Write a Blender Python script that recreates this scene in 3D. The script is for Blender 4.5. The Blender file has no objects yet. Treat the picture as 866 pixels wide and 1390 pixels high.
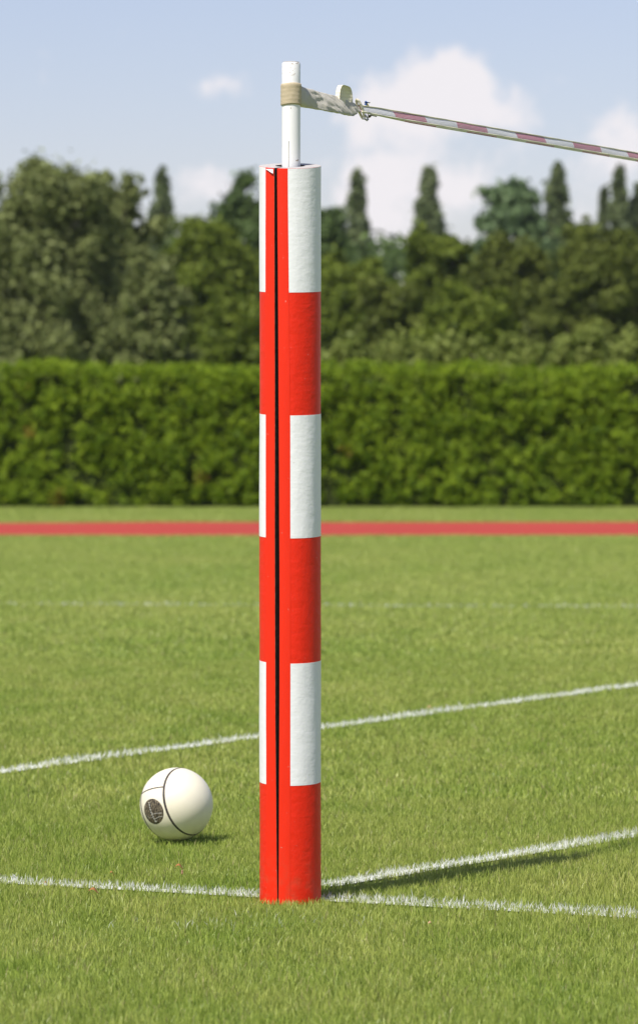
import bpy, math, random
import numpy as np
from mathutils import Vector, Matrix, noise
random.seed(7)
RNG = np.random.default_rng(11)
scn = bpy.context.scene
COL = scn.collection
F, CX, HZ, HC = 5900.0, 433.0, 575.0, 1.19     # focal length (photo px), centre, horizon, eye height
PY = 10.8                                       # distance of the post
PX = -0.0716
LD = Vector((0.52, 0.854, 0)).normalized()      # direction of the centre line
SD = Vector((-LD.y, LD.x, 0))                   # direction of the side line
def at(px, Y): return (px - CX) / F * Y
def zat(py, Y): return HC + (HZ - py) / F * Y

# ------------------------------------------------------------------ helpers
def tag(o, label=None, cat=None, group=None, kind=None):
    if label: o['label'] = label
    if cat: o['category'] = cat
    if group: o['group'] = group
    if kind: o['kind'] = kind
    return o
def empty(name, loc):
    o = bpy.data.objects.new(name, None); COL.objects.link(o)
    o.location = loc; o.empty_display_size = 0.1
    return o
def meshobj(name, verts, faces, mat, parent=None, smooth=True, offset=None):
    me = bpy.data.meshes.new(name)
    me.from_pydata([tuple(v) for v in verts], [], faces)
    me.update()
    if smooth: me.polygons.foreach_set('use_smooth', [True] * len(me.polygons))
    for m in (mat if isinstance(mat, (list, tuple)) else [mat]): me.materials.append(m)
    o = bpy.data.objects.new(name, me); COL.objects.link(o)
    if parent is not None:
        o.parent = parent
        if offset is None: offset = -Vector(parent.location)   # geometry given in world space
        o.location = offset
    return o
def npmesh(name, V, faces_idx, per, mat, parent=None, attrs=None, offset=None):
    """V (n,3); faces_idx flat loop index array; per = verts per face (int) ; attrs {name: float per vertex}"""
    me = bpy.data.meshes.new(name)
    nf = len(faces_idx) // per
    me.vertices.add(len(V)); me.vertices.foreach_set('co', V.astype(np.float32).ravel())
    me.loops.add(len(faces_idx)); me.loops.foreach_set('vertex_index', faces_idx.astype(np.int32))
    me.polygons.add(nf)
    me.polygons.foreach_set('loop_start', np.arange(0, nf * per, per, dtype=np.int32))
    me.polygons.foreach_set('loop_total', np.full(nf, per, dtype=np.int32))
    me.update(calc_edges=True)
    for k, a in (attrs or {}).items():
        at_ = me.attributes.new(k, 'FLOAT', 'POINT'); at_.data.foreach_set('value', a.astype(np.float32))
    me.materials.append(mat)
    o = bpy.data.objects.new(name, me); COL.objects.link(o)
    if parent is not None:
        o.parent = parent
        o.location = -Vector(parent.location) if offset is None else offset
    return o
def tube(pts, rads, seg=12, cap=True):
    """swept tube -> verts, faces"""
    V, Fc = [], []
    n = len(pts); pts = [Vector(p) for p in pts]
    up = None
    for i, p in enumerate(pts):
        t = (pts[min(i + 1, n - 1)] - pts[max(i - 1, 0)]).normalized()
        if up is None:
            up = t.orthogonal().normalized()
        up = (up - t * up.dot(t)).normalized()
        b = t.cross(up)
        r = rads[i] if isinstance(rads, (list, tuple)) else rads
        for k in range(seg):
            a = 2 * math.pi * k / seg
            V.append(p + (up * math.cos(a) + b * math.sin(a)) * r)
    for i in range(n - 1):
        for k in range(seg):
            k2 = (k + 1) % seg
            Fc.append((i * seg + k, i * seg + k2, (i + 1) * seg + k2, (i + 1) * seg + k))
    if cap:
        Fc.append(tuple(range(seg))[::-1]); Fc.append(tuple((n - 1) * seg + k for k in range(seg)))
    return V, Fc
def merge(lst):
    V, Fc = [], []
    for v, f in lst:
        o = len(V); V += list(v); Fc += [tuple(i + o for i in q) for q in f]
    return V, Fc

# ------------------------------------------------------------------ materials
class N:
    def __init__(s, mat):
        s.t = mat.node_tree; s.t.nodes.clear()
        s.out = s.t.nodes.new('ShaderNodeOutputMaterial') if isinstance(mat, bpy.types.Material) else s.t.nodes.new('ShaderNodeOutputWorld')
    def n(s, typ, **kw):
        nd = s.t.nodes.new(typ)
        for k, v in kw.items():
            if k.startswith('i_'):
                key = k[2:]; key = int(key) if key.isdigit() else key.replace('_', ' ')
                s.set(nd.inputs[key], v)
            else: setattr(nd, k, v)
        return nd
    def set(s, inp, v):
        if isinstance(v, bpy.types.NodeSocket): s.t.links.new(v, inp)
        elif isinstance(v, bpy.types.Node): s.t.links.new(v.outputs[0], inp)
        else: inp.default_value = v
    def math(s, op, a, b=0.0, clamp=False):
        nd = s.n('ShaderNodeMath', operation=op, use_clamp=clamp); s.set(nd.inputs[0], a); s.set(nd.inputs[1], b); return nd.outputs[0]
    def mix(s, f, a, b):
        nd = s.n('ShaderNodeMix', data_type='RGBA')
        s.set(nd.inputs[0], f); s.set(nd.inputs[6], a); s.set(nd.inputs[7], b); return nd.outputs[2]
    def rng(s, v, a, b, c=0.0, d=1.0, smooth=False):
        nd = s.n('ShaderNodeMapRange', interpolation_type='SMOOTHSTEP' if smooth else 'LINEAR')
        s.set(nd.inputs[0], v)
        for i, x in enumerate((a, b, c, d)): nd.inputs[i + 1].default_value = x
        return nd.outputs[0]
    def noise(s, scale, detail=2, vec=None, rough=0.5):
        nd = s.n('ShaderNodeTexNoise'); nd.inputs['Scale'].default_value = scale; nd.inputs['Detail'].default_value = detail
        nd.inputs['Roughness'].default_value = rough
        if vec is not None: s.set(nd.inputs['Vector'], vec)
        return nd.outputs[0]
    def scaled(s, vec, sc):
        nd = s.n('ShaderNodeVectorMath', operation='MULTIPLY'); s.set(nd.inputs[0], vec); nd.inputs[1].default_value = sc; return nd.outputs[0]
    def bump(s, h, strength, dist):
        nd = s.n('ShaderNodeBump'); nd.inputs['Strength'].default_value = strength; nd.inputs['Distance'].default_value = dist
        s.set(nd.inputs['Height'], h); return nd.outputs[0]
def newmat(name):
    m = bpy.data.materials.new(name); m.use_nodes = True
    return m, N(m)
def c4(r, g, b): return (r, g, b, 1)
def principled(g, col, rough, normal=None, spec=0.5, **kw):
    p = g.n('ShaderNodeBsdfPrincipled')
    g.set(p.inputs['Base Color'], col); g.set(p.inputs['Roughness'], rough); p.inputs['Specular IOR Level'].default_value = spec
    if normal is not None: g.set(p.inputs['Normal'], normal)
    for k, v in kw.items(): g.set(p.inputs[k], v)
    g.t.links.new(p.outputs[0], g.out.inputs[0]); return p
def wpos(g): return g.n('ShaderNodeNewGeometry').outputs['Position']

def leafmat(name, dark, light, trans=0.3, dead=None):
    m, g = newmat(name)
    a = g.n('ShaderNodeAttribute', attribute_name='tone').outputs['Fac']
    col = g.mix(a, c4(*dark), c4(*light))
    if dead:
        d = g.n('ShaderNodeAttribute', attribute_name='dead').outputs['Fac']
        col = g.mix(d, col, c4(*dead))
    df = g.n('ShaderNodeBsdfDiffuse'); g.set(df.inputs[0], col)
    tr = g.n('ShaderNodeBsdfTranslucent'); g.set(tr.inputs[0], col)
    mx = g.n('ShaderNodeMixShader'); mx.inputs[0].default_value = trans
    g.t.links.new(df.outputs[0], mx.inputs[1]); g.t.links.new(tr.outputs[0], mx.inputs[2])
    gl = g.n('ShaderNodeBsdfGlossy'); gl.inputs[0].default_value = c4(1, 1, 1); gl.inputs['Roughness'].default_value = 0.5
    m2 = g.n('ShaderNodeMixShader'); m2.inputs[0].default_value = 0.006
    g.t.links.new(mx.outputs[0], m2.inputs[1]); g.t.links.new(gl.outputs[0], m2.inputs[2])
    g.t.links.new(m2.outputs[0], g.out.inputs[0])
    return m

def field_variation(g):
    """large patches of drier and greener turf, world position"""
    p = wpos(g)
    n1 = g.noise(0.55, 3, g.scaled(p, (0.9, 0.45, 0)))
    n2 = g.noise(3.2, 3, g.scaled(p, (1, 0.55, 0)))
    v = g.math('ADD', g.math('MULTIPLY', n1, 0.55), g.math('MULTIPLY', n2, 0.45))
    return g.rng(v, 0.36, 0.64)

M = {}
# grass blades
m, g = newmat('grass_blade'); M['blade'] = m
tone = g.n('ShaderNodeAttribute', attribute_name='tone').outputs['Fac']
paint = g.n('ShaderNodeAttribute', attribute_name='paint').outputs['Fac']
dry = g.n('ShaderNodeAttribute', attribute_name='dry').outputs['Fac']
var = field_variation(g)
green = g.mix(tone, c4(0.135, 0.215, 0.026), c4(0.35, 0.44, 0.080))
yell = g.mix(tone, c4(0.27, 0.32, 0.058), c4(0.52, 0.54, 0.155))
col = g.mix(var, green, yell)
col = g.mix(dry, col, c4(0.42, 0.36, 0.18))
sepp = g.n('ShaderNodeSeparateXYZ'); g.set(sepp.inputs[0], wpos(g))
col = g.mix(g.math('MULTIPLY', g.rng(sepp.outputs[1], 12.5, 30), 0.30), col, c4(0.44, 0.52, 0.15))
col = g.mix(paint, col, c4(0.80, 0.80, 0.78))
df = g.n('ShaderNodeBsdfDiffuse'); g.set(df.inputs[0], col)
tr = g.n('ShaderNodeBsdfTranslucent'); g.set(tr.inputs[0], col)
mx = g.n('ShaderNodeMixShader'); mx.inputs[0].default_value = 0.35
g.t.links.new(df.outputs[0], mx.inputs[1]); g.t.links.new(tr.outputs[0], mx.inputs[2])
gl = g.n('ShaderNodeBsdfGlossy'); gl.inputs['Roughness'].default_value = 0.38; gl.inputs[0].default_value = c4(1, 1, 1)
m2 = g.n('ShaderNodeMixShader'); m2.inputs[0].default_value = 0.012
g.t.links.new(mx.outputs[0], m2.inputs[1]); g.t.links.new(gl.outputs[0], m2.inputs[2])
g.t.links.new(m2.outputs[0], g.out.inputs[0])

# soil / turf sheet
m, g = newmat('turf_ground'); M['ground'] = m
var = field_variation(g)
n3 = g.noise(60, 4, wpos(g))
col = g.mix(n3, c4(0.11, 0.17, 0.03), c4(0.27, 0.34, 0.075))
col = g.mix(g.math('MULTIPLY', var, 0.5), col, c4(0.20, 0.22, 0.07))
principled(g, col, 0.9, g.bump(g.noise(90, 3, wpos(g)), 0.8, 0.02), spec=0.1)

m, g = newmat('line_chalk'); M['chalk'] = m
p = wpos(g)
principled(g, g.mix(g.rng(g.noise(70, 4, p), 0.35, 0.6), c4(0.35, 0.40, 0.25), c4(0.78, 0.78, 0.75)), 0.9, g.bump(g.noise(120, 3, p), 0.8, 0.01), spec=0.1)

m, g = newmat('track_red'); M['track'] = m
p = wpos(g)
col = g.mix(g.noise(1.2, 4, g.scaled(p, (0.5, 1, 1))), c4(0.30, 0.032, 0.022), c4(0.43, 0.054, 0.036))
principled(g, col, 0.85, g.bump(g.noise(300, 2, p), 0.5, 0.004), spec=0.25)

def vinyl(name, c1, c2, rough, bs, spec=0.4):
    m, g = newmat(name)
    tc = g.n('ShaderNodeTexCoord').outputs['Object']
    big = g.noise(9, 3, g.scaled(tc, (1, 1, 0.5)))
    col = g.mix(big, c4(*c1), c4(*c2))
    # scattered tiny scuffs and grime flecks
    fl = g.rng(g.noise(140, 2, tc), 0.74, 0.78)
    col = g.mix(g.math('MULTIPLY', fl, 0.5), col, c4(0.55, 0.45, 0.38))
    # splashed dirt near the grass
    sp = g.n('ShaderNodeSeparateXYZ'); g.set(sp.inputs[0], tc)
    low = g.math('MULTIPLY', g.rng(sp.outputs[2], 0.16, 0.02), g.rng(g.noise(45, 4, tc), 0.45, 0.7))
    col = g.mix(g.math('MULTIPLY', low, 0.28), col, c4(0.18, 0.12, 0.06))
    w = g.noise(46, 4, g.scaled(tc, (1, 1, 1.35)), 0.6)
    f = g.noise(190, 2, tc)
    h = g.math('ADD', g.math('MULTIPLY', w, 1.0), g.math('MULTIPLY', f, 0.22))
    principled(g, col, rough, g.bump(h, bs, 0.006), spec=spec)
    return m
M['red'] = vinyl('red_vinyl', (0.70, 0.019, 0.004), (0.76, 0.025, 0.006), 0.45, 0.28, 0.25)
M['red_tape'] = vinyl('red_tape', (0.72, 0.022, 0.005), (0.76, 0.027, 0.006), 0.42, 0.04, 0.25)
M['white'] = vinyl('white_vinyl', (0.74, 0.74, 0.74), (0.79, 0.79, 0.785), 0.45, 0.20, 0.3)
m, g = newmat('grey_foam'); M['foam'] = m
tc = g.n('ShaderNodeTexCoord').outputs['Object']
principled(g, g.mix(g.noise(80, 3, tc), c4(0.34, 0.32, 0.31), c4(0.55, 0.52, 0.50)), 0.9, g.bump(g.noise(300, 2, tc), 0.6, 0.002), spec=0.1)
m, g = newmat('dark_lining'); M['lining'] = m
principled(g, g.mix(g.noise(60, 3, g.n('ShaderNodeTexCoord').outputs['Object']), c4(0.03, 0.03, 0.028), c4(0.13, 0.12, 0.11)), 0.8, spec=0.2)
m, g = newmat('cream_edge'); M['edge'] = m
tc = g.n('ShaderNodeTexCoord').outputs['Object']
principled(g, g.mix(g.rng(g.noise(60, 3, tc), 0.4, 0.6), c4(0.20, 0.20, 0.12), c4(0.55, 0.50, 0.33)), 0.8)

# pole paint with chips at the top and a weld crack
m, g = newmat('white_pole_paint'); M['pole'] = m
tc = g.n('ShaderNodeTexCoord').outputs['Object']
s = g.n('ShaderNodeSeparateXYZ'); g.set(s.inputs[0], tc)
chip = g.math('MULTIPLY', g.rng(g.noise(150, 2, tc), 0.60, 0.63), g.rng(s.outputs[2], 2.055, 2.09))
chip2 = g.math('MULTIPLY', g.rng(g.noise(95, 2, tc), 0.72, 0.73), 0.8)
wob = g.math('ADD', s.outputs[0], g.math('MULTIPLY', g.math('SUBTRACT', g.noise(12, 3, tc), 0.5), 0.003))
crack = g.math('MULTIPLY', g.math('LESS_THAN', g.math('ABSOLUTE', g.math('ADD', wob, 0.0035)), 0.0007),
               g.math('MULTIPLY', g.math('LESS_THAN', s.outputs[2], 1.902), g.math('LESS_THAN', s.outputs[1], 0.0)))
col = g.mix(g.noise(10, 3, tc), c4(0.78, 0.76, 0.75), c4(0.82, 0.81, 0.80))
col = g.mix(g.math('MAXIMUM', chip, chip2), col, c4(0.28, 0.19, 0.12))
col = g.mix(crack, col, c4(0.10, 0.08, 0.07))
principled(g, col, 0.32, g.bump(g.noise(40, 3, tc), 0.12, 0.002), spec=0.5)

def cloth(name, c1, c2, sz=500, bs=0.5, rough=0.85):
    m, g = newmat(name)
    tc = g.n('ShaderNodeTexCoord').outputs['Object']
    wv = g.n('ShaderNodeTexWave', wave_type='BANDS', bands_direction='Z'); g.set(wv.inputs['Vector'], tc)
    wv.inputs['Scale'].default_value = sz / 8; wv.inputs['Distortion'].default_value = 1.5; wv.inputs['Detail Scale'].default_value = 4
    n = g.noise(60, 4, tc)
    col = g.mix(g.math('ADD', g.math('MULTIPLY', wv.outputs[1], 0.45), g.math('MULTIPLY', n, 0.6)), c4(*c1), c4(*c2))
    h = g.math('ADD', wv.outputs[1], n)
    principled(g, col, rough, g.bump(h, bs, 0.0015), spec=0.15)
    return m
M['webbing'] = cloth('beige_webbing', (0.36, 0.29, 0.18), (0.66, 0.56, 0.40), 900)
M['sleeve'] = cloth('canvas_sleeve', (0.56, 0.52, 0.44), (0.76, 0.72, 0.64), 3200, 0.6)
M['cream'] = cloth('cream_canvas', (0.70, 0.62, 0.48), (0.82, 0.76, 0.62), 300, 0.2)
M['cord'] = cloth('pale_cord', (0.55, 0.52, 0.36), (0.76, 0.73, 0.56), 900, 0.5)
def plain(name, c, rough=0.5, metal=0.0):
    m, g = newmat(name)
    tc = g.n('ShaderNodeTexCoord').outputs['Object']
    p = principled(g, g.mix(g.noise(200, 2, tc), c4(*[x * 0.75 for x in c]), c4(*c)), rough); p.inputs['Metallic'].default_value = metal
    return m
M['blue'] = plain('blue_thread', (0.03, 0.12, 0.42)); M['yellow'] = plain('yellow_thread', (0.55, 0.50, 0.10))
M['steel'] = plain('grey_hook', (0.35, 0.36, 0.42), 0.4, 0.6); M['olive'] = plain('olive_thread', (0.16, 0.15, 0.04))
# net ribbon: red and white blocks of woven net
m, g = newmat('ribbon_net'); M['ribbon'] = m
sa = g.n('ShaderNodeAttribute', attribute_name='along').outputs['Fac']
va = g.n('ShaderNodeAttribute', attribute_name='across').outputs['Fac']
ph = g.math('FRACT', g.math('DIVIDE', g.math('SUBTRACT', sa, 0.504), 0.328))
red = g.math('LESS_THAN', ph, 0.5)
thr = g.rng(g.math('SINE', g.math('MULTIPLY', va, 2 * math.pi * 5)), -0.3, 0.5)
thr2 = g.rng(g.math('SINE', g.math('MULTIPLY', sa, 2 * math.pi * 220)), -0.2, 0.6)
both = g.math('MAXIMUM', thr, g.math('MULTIPLY', thr2, 0.45))
cr = g.mix(both, c4(0.56, 0.35, 0.39), c4(0.42, 0.13, 0.17))
cw = g.mix(both, c4(0.55, 0.56, 0.60), c4(0.70, 0.69, 0.68))
pb = principled(g, g.mix(red, cw, cr), 0.6, g.bump(both, 0.4, 0.0006), spec=0.2)
g.set(pb.inputs['Alpha'], g.rng(both, 0.0, 0.6, 0.30, 0.95))

# ball
m, g = newmat('cream_ball_leather'); M['ball'] = m
tc = g.n('ShaderNodeTexCoord').outputs['Object']
col = g.mix(g.noise(14, 4, tc), c4(0.74, 0.67, 0.50), c4(0.82, 0.77, 0.63))
gs = g.n('ShaderNodeSeparateXYZ'); g.set(gs.inputs[0], tc)
stain = g.math('MULTIPLY', g.rng(gs.outputs[2], -0.02, -0.10), g.rng(g.noise(30, 5, tc), 0.35, 0.75))
col = g.mix(g.math('MULTIPLY', stain, 0.5), col, c4(0.42, 0.38, 0.18))
scf = g.rng(g.noise(75, 5, tc, 0.7), 0.62, 0.74)
col = g.mix(g.math('MULTIPLY', scf, 0.25), col, c4(0.45, 0.36, 0.22))
principled(g, col, 0.42, g.bump(g.noise(420, 2, tc), 0.18, 0.001), spec=0.4)
M['seam'] = plain('dark_seam', (0.05, 0.04, 0.035), 0.7)
m, g = newmat('emblem_print'); M['emblem'] = m
tc = g.n('ShaderNodeTexCoord').outputs['Object']
w1 = g.n('ShaderNodeTexWave'); g.set(w1.inputs['Vector'], tc); w1.inputs['Scale'].default_value = 55; w1.inputs['Distortion'].default_value = 9
w1.inputs['Detail'].default_value = 3; w1.inputs['Detail Scale'].default_value = 2.5
s1 = g.rng(w1.outputs[1], 0.6, 0.9)
s2 = g.rng(g.noise(230, 3, tc), 0.52, 0.66)
col = g.mix(g.math('MAXIMUM', g.math('MULTIPLY', s1, 0.6), g.math('MULTIPLY', s2, 0.3)), c4(0.018, 0.015, 0.012), c4(0.36, 0.29, 0.19))
principled(g, col, 0.55, spec=0.3)
M['print'] = plain('worn_white_print', (0.62, 0.60, 0.55), 0.6)

m, g = newmat('bark'); M['bark'] = m
p = wpos(g)
principled(g, g.mix(g.noise(5, 4, g.scaled(p, (3, 3, 0.6))), c4(0.09, 0.065, 0.05), c4(0.24, 0.19, 0.15)), 0.9, g.bump(g.noise(14, 3, p), 1, 0.03), spec=0.1)
m, g = newmat('hedge_shade_core'); M['hedge_core'] = m
principled(g, g.mix(g.noise(12, 3, wpos(g)), c4(0.02, 0.03, 0.008), c4(0.05, 0.06, 0.02)), 1.0, spec=0.0)  # near-black colour stands in for the shade inside the hedge
M['hedge'] = leafmat('hedge_leaf', (0.070, 0.140, 0.008), (0.31, 0.41, 0.028), 0.3, dead=(0.32, 0.14, 0.04))
M['willow'] = leafmat('greygreen_leaf', (0.076, 0.096, 0.026), (0.27, 0.305, 0.110), 0.22)
M['mid'] = leafmat('green_leaf', (0.050, 0.076, 0.008), (0.190, 0.240, 0.034), 0.22)
M['olivecrown'] = leafmat('olive_leaf', (0.048, 0.066, 0.011), (0.172, 0.205, 0.040), 0.22)
M['darkcrown'] = leafmat('darkgreen_leaf', (0.040, 0.070, 0.022), (0.14, 0.20, 0.062), 0.25)
M['pine'] = leafmat('bluegreen_needles', (0.050, 0.085, 0.036), (0.17, 0.24, 0.11), 0.2)
M['poplar'] = leafmat('poplar_leaf_hazed', (0.085, 0.115, 0.045), (0.21, 0.25, 0.11), 0.3)  # kept paler: distance haze is mixed into the leaf colour
M['shrub'] = leafmat('pale_shrub_leaf', (0.11, 0.15, 0.025), (0.31, 0.36, 0.09), 0.35)
M['deadleaf'] = plain('fallen_leaf', (0.42, 0.17, 0.05), 0.7)
M['deadleaf_pale'] = plain('fallen_leaf_pale', (0.62, 0.36, 0.22), 0.7)

# ------------------------------------------------------------------ ground, lines, track
def sheet(name, pts, z, mat, label=None):
    o = meshobj(name, [(p[0], p[1], z) for p in pts], [tuple(range(len(pts)))], mat, smooth=False)
    return tag(o, kind='structure')
sheet('ground', [(-2500, -400), (2500, -400), (2500, 4000), (-2500, 4000)], 0.0, M['ground'])
base = Vector((PX, PY, 0))
def strip(p, d, w, t0, t1):
    n = Vector((-d.y, d.x, 0)) * (w / 2)
    return [p + d * t0 - n, p + d * t1 - n, p + d * t1 + n, p + d * t0 + n]
# (point, direction, width, t0, t1, strength)
GH = HC - 0.018                                 # the chalk is read on the blade tips
def gpt(px, py): Y = F * GH / (py - HZ); return Vector((at(px, Y), Y, 0))
L3p = gpt(0, 1043); L3d = (gpt(866, 926) - L3p).normalized()
FARp = gpt(0, 818); FARd = (gpt(866, 822) - FARp).normalized()
SDp = gpt(0, 1190); SDl = (gpt(866, 1237) - SDp).normalized()
CLp = gpt(440, 1196); CLd = (gpt(866, 1127) - CLp).normalized()
LINES = [('side_line', SDp, SDl, 0.062, -6, 6, 0.93),
         ('centre_line', CLp, CLd, 0.065, 0.0, 19, 0.95),
         ('service_line', L3p, L3d, 0.075, -2.2, 17, 0.97),
         ('far_line', FARp, FARd, 0.16, -8, 14, 0.48)]
for i, (nm, p, d, w, t0, t1, st) in enumerate(LINES):
    if st > 0.5: sheet(nm, strip(p, d, w, t0, t1), 0.004 + 0.0007 * i, M['chalk'])
# running track: a sheet with slightly uneven edges
tv, tf = [], []
K = 120
for i in range(K + 1):
    x = -60 + 120 * i / K
    y0 = 46.1 + 0.20 * math.sin(x * 0.6) - 0.35 * math.exp(-((x + 1.0) / 1.3) ** 2) + 0.5 * max(0, min(1, (-x - 2.0) / 1.5)) - 0.25 * max(0, min(1, (x - 2) / 2))
    y1 = 52.4 - 0.15 * math.sin(x * 0.5 + 1) - 0.7 * max(0, min(1, (-x - 2.0) / 1.5))
    tv += [(x, y0, 0.004), (x, y1, 0.004)]
tf = [(2 * i, 2 * i + 2, 2 * i + 3, 2 * i + 1) for i in range(K)]
tag(meshobj('running_track', tv, tf, M['track'], smooth=False), kind='structure')

# ------------------------------------------------------------------ grass (one mass of blades)
def grass():
    zones = [  # y0, y1, density, blade width, height, side margin
        (6.6, 13.6, 21000, 0.0020, 0.0245, 1.7),
        (13.6, 22.0, 8000, 0.0036, 0.025, 2.2),
        (22.0, 46.0, 2500, 0.0072, 0.026, 3.0),
        (52.4, 61.4, 1500, 0.012, 0.028, 3.5)]
    Vs, T, P, D = [], [], [], []
    for (y0, y1, dens, bw, bh, mg) in zones:
        w1 = 0.0734 * y1 + mg
        n = int(dens * 2 * w1 * (y1 - y0))
        x = RNG.uniform(-w1, w1, n); y = RNG.uniform(y0, y1, n)
        keep = np.abs(x) < 0.0734 * y + mg
        edge = np.abs(x) - 0.0734 * y
        keep &= (edge < 0.25) | (RNG.random(n) < 0.55)      # thinner towards the sides
        # clumpy density
        keep &= RNG.random(n) < 0.82 + 0.18 * np.sin(x * 37 + 3 * np.sin(y * 21)) * np.sin(y * 29 + 2 * np.sin(x * 33))
        keep &= (x - PX) ** 2 + (y - PY) ** 2 > 0.079 ** 2
        keep &= (x + 0.404) ** 2 + (y - 12.29) ** 2 > 0.030 ** 2
        if y1 < 50: keep &= y < 45.9
        x, y = x[keep], y[keep]; n = len(x)
        hmul = 0.75 + 0.35 * (np.sin(x * 5.1 + 2 * np.sin(y * 2.3)) * np.sin(y * 4.3 + x * 1.7) * 0.5 + 0.5)
        h = bh * hmul * RNG.uniform(0.55, 1.25, n)
        tall = RNG.random(n) < 0.012; h[tall] *= 1.5
        near_ball = (x + 0.404) ** 2 + (y - 12.29) ** 2 < 0.085 ** 2
        h[near_ball] *= 0.85
        w = bw * RNG.uniform(0.6, 1.25, n)
        th = RNG.uniform(0, 2 * np.pi, n); fx, fy = np.cos(th), np.sin(th)
        la = RNG.uniform(0, 2 * np.pi, n); lm = h * RNG.uniform(0.05, 0.75, n)
        lx, ly = np.cos(la) * lm, np.sin(la) * lm
        hh = np.sqrt(np.maximum(h * h - (lm * 0.7) ** 2, (0.3 * h) ** 2))
        v = np.zeros((n, 5, 3))
        v[:, 0] = np.stack([x - fx * w / 2, y - fy * w / 2, np.full(n, -0.001)], 1)
        v[:, 1] = np.stack([x + fx * w / 2, y + fy * w / 2, np.full(n, -0.001)], 1)
        mx_, my_ = x + lx * 0.32, y + ly * 0.32
        v[:, 2] = np.stack([mx_ - fx * w * .42, my_ - fy * w * .42, hh * 0.58], 1)
        v[:, 3] = np.stack([mx_ + fx * w * .42, my_ + fy * w * .42, hh * 0.58], 1)
        v[:, 4] = np.stack([x + lx, y + ly, hh], 1)
        t = np.clip(RNG.normal(0.5, 0.36, n), 0, 1)
        dr = (RNG.random(n) < 0.06) * RNG.uniform(0.4, 1.0, n)
        pt = np.zeros(n)
        for nm, p, d, lw, t0, t1, st in LINES:
            rx, ry = x - p.x, y - p.y
            al = rx * d.x + ry * d.y; ac = np.abs(rx * -d.y + ry * d.x)
            wob = 1 + 0.14 * np.sin(al * 7.0) * np.sin(al * 17.3 + 1)
            pr = np.clip((lw * 0.5 * wob + 0.006 - ac) / 0.012, 0, 1) * st * (0.95 + 0.05 * np.sin(al * 11 + np.sin(al * 31)))
            pr *= (al > t0) & (al < t1)
            hit = RNG.random(n) < pr
            pt = np.where(hit, RNG.uniform(0.7, 1.0, n), pt)
        # stray chalk specks next to the near line
        sp = (RNG.random(n) < 0.05 * np.exp(-(((x + 0.20) / 0.22) ** 2 + ((y - 10.25) / 0.16) ** 2)))
        pt = np.where(sp, 0.6, pt)
        Vs.append(v.reshape(-1, 3)); T.append(np.repeat(t, 5)); D.append(np.repeat(dr, 5))
        pv = np.repeat(pt[:, None], 5, 1); pv[:, :2] *= 0.55
        P.append(pv.ravel())
    V = np.concatenate(Vs); T = np.concatenate(T); P = np.concatenate(P); D = np.concatenate(D)
    nb = len(V) // 5
    b = (np.arange(nb) * 5)[:, None]
    idx = (b + np.array([0, 1, 3, 0, 3, 2, 2, 3, 4])[None]).ravel()
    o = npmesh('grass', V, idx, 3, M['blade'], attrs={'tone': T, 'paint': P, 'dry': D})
    tag(o, 'short mown green turf with blades whitened along the chalk lines', 'grass', kind='stuff')
    print('blades', nb)
grass()

# ------------------------------------------------------------------ the post
post = tag(empty('padded_net_post', (PX, PY, -0.01)), 'white pole in a red and white banded split foam pad where two chalk lines meet', 'post')
RO, RI = 0.0762, 0.037
def ang(px): return math.asin(max(-1, min(1, (px - 394.2) / 42.0)))
def interp(z, tab):
    for (z0, a), (z1, b) in zip(tab, tab[1:]):
        if z <= z1: return a + (b - a) * max(0, min(1, (z - z0) / (z1 - z0)))
    return tab[-1][1]
SL = [(0, 377.0), (0.12, 375.8), (0.5, 374.1), (0.95, 373.4), (1.3, 373.7), (1.6, 373.0), (1.81, 372.6)]    # left lip of the split
SR = [(0, 378.8), (0.12, 379.1), (0.5, 380.1), (0.8, 380.3), (1.05, 379.7), (1.45, 378.7), (1.81, 377.0)]    # right lip
STL = [(0, 362.3), (0.6, 361.9), (1.2, 361.3), (1.81, 360.8)]                                 # outer edge of left tape
STR = [(0, 394.5), (0.6, 394.8), (1.2, 394.6), (1.45, 393.2), (1.81, 391.2)]                  # outer edge of right tape
TOPZ = 1.842
def rim(phi, r): return TOPZ - 0.145 * math.cos(phi) * r
def ring_z(z0, phi, r=RO): return z0 - 0.068 * math.cos(phi) * r * (1 if z0 > 0.01 else 0)
def wobble(phi, z):      # soft dents of the foam
    return 0.0011 * noise.noise(Vector((math.cos(phi) * 1.6, math.sin(phi) * 1.6, z * 3.0))) + 0.0004 * noise.noise(Vector((math.cos(phi) * 5, math.sin(phi) * 5, z * 14.0)))
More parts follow.
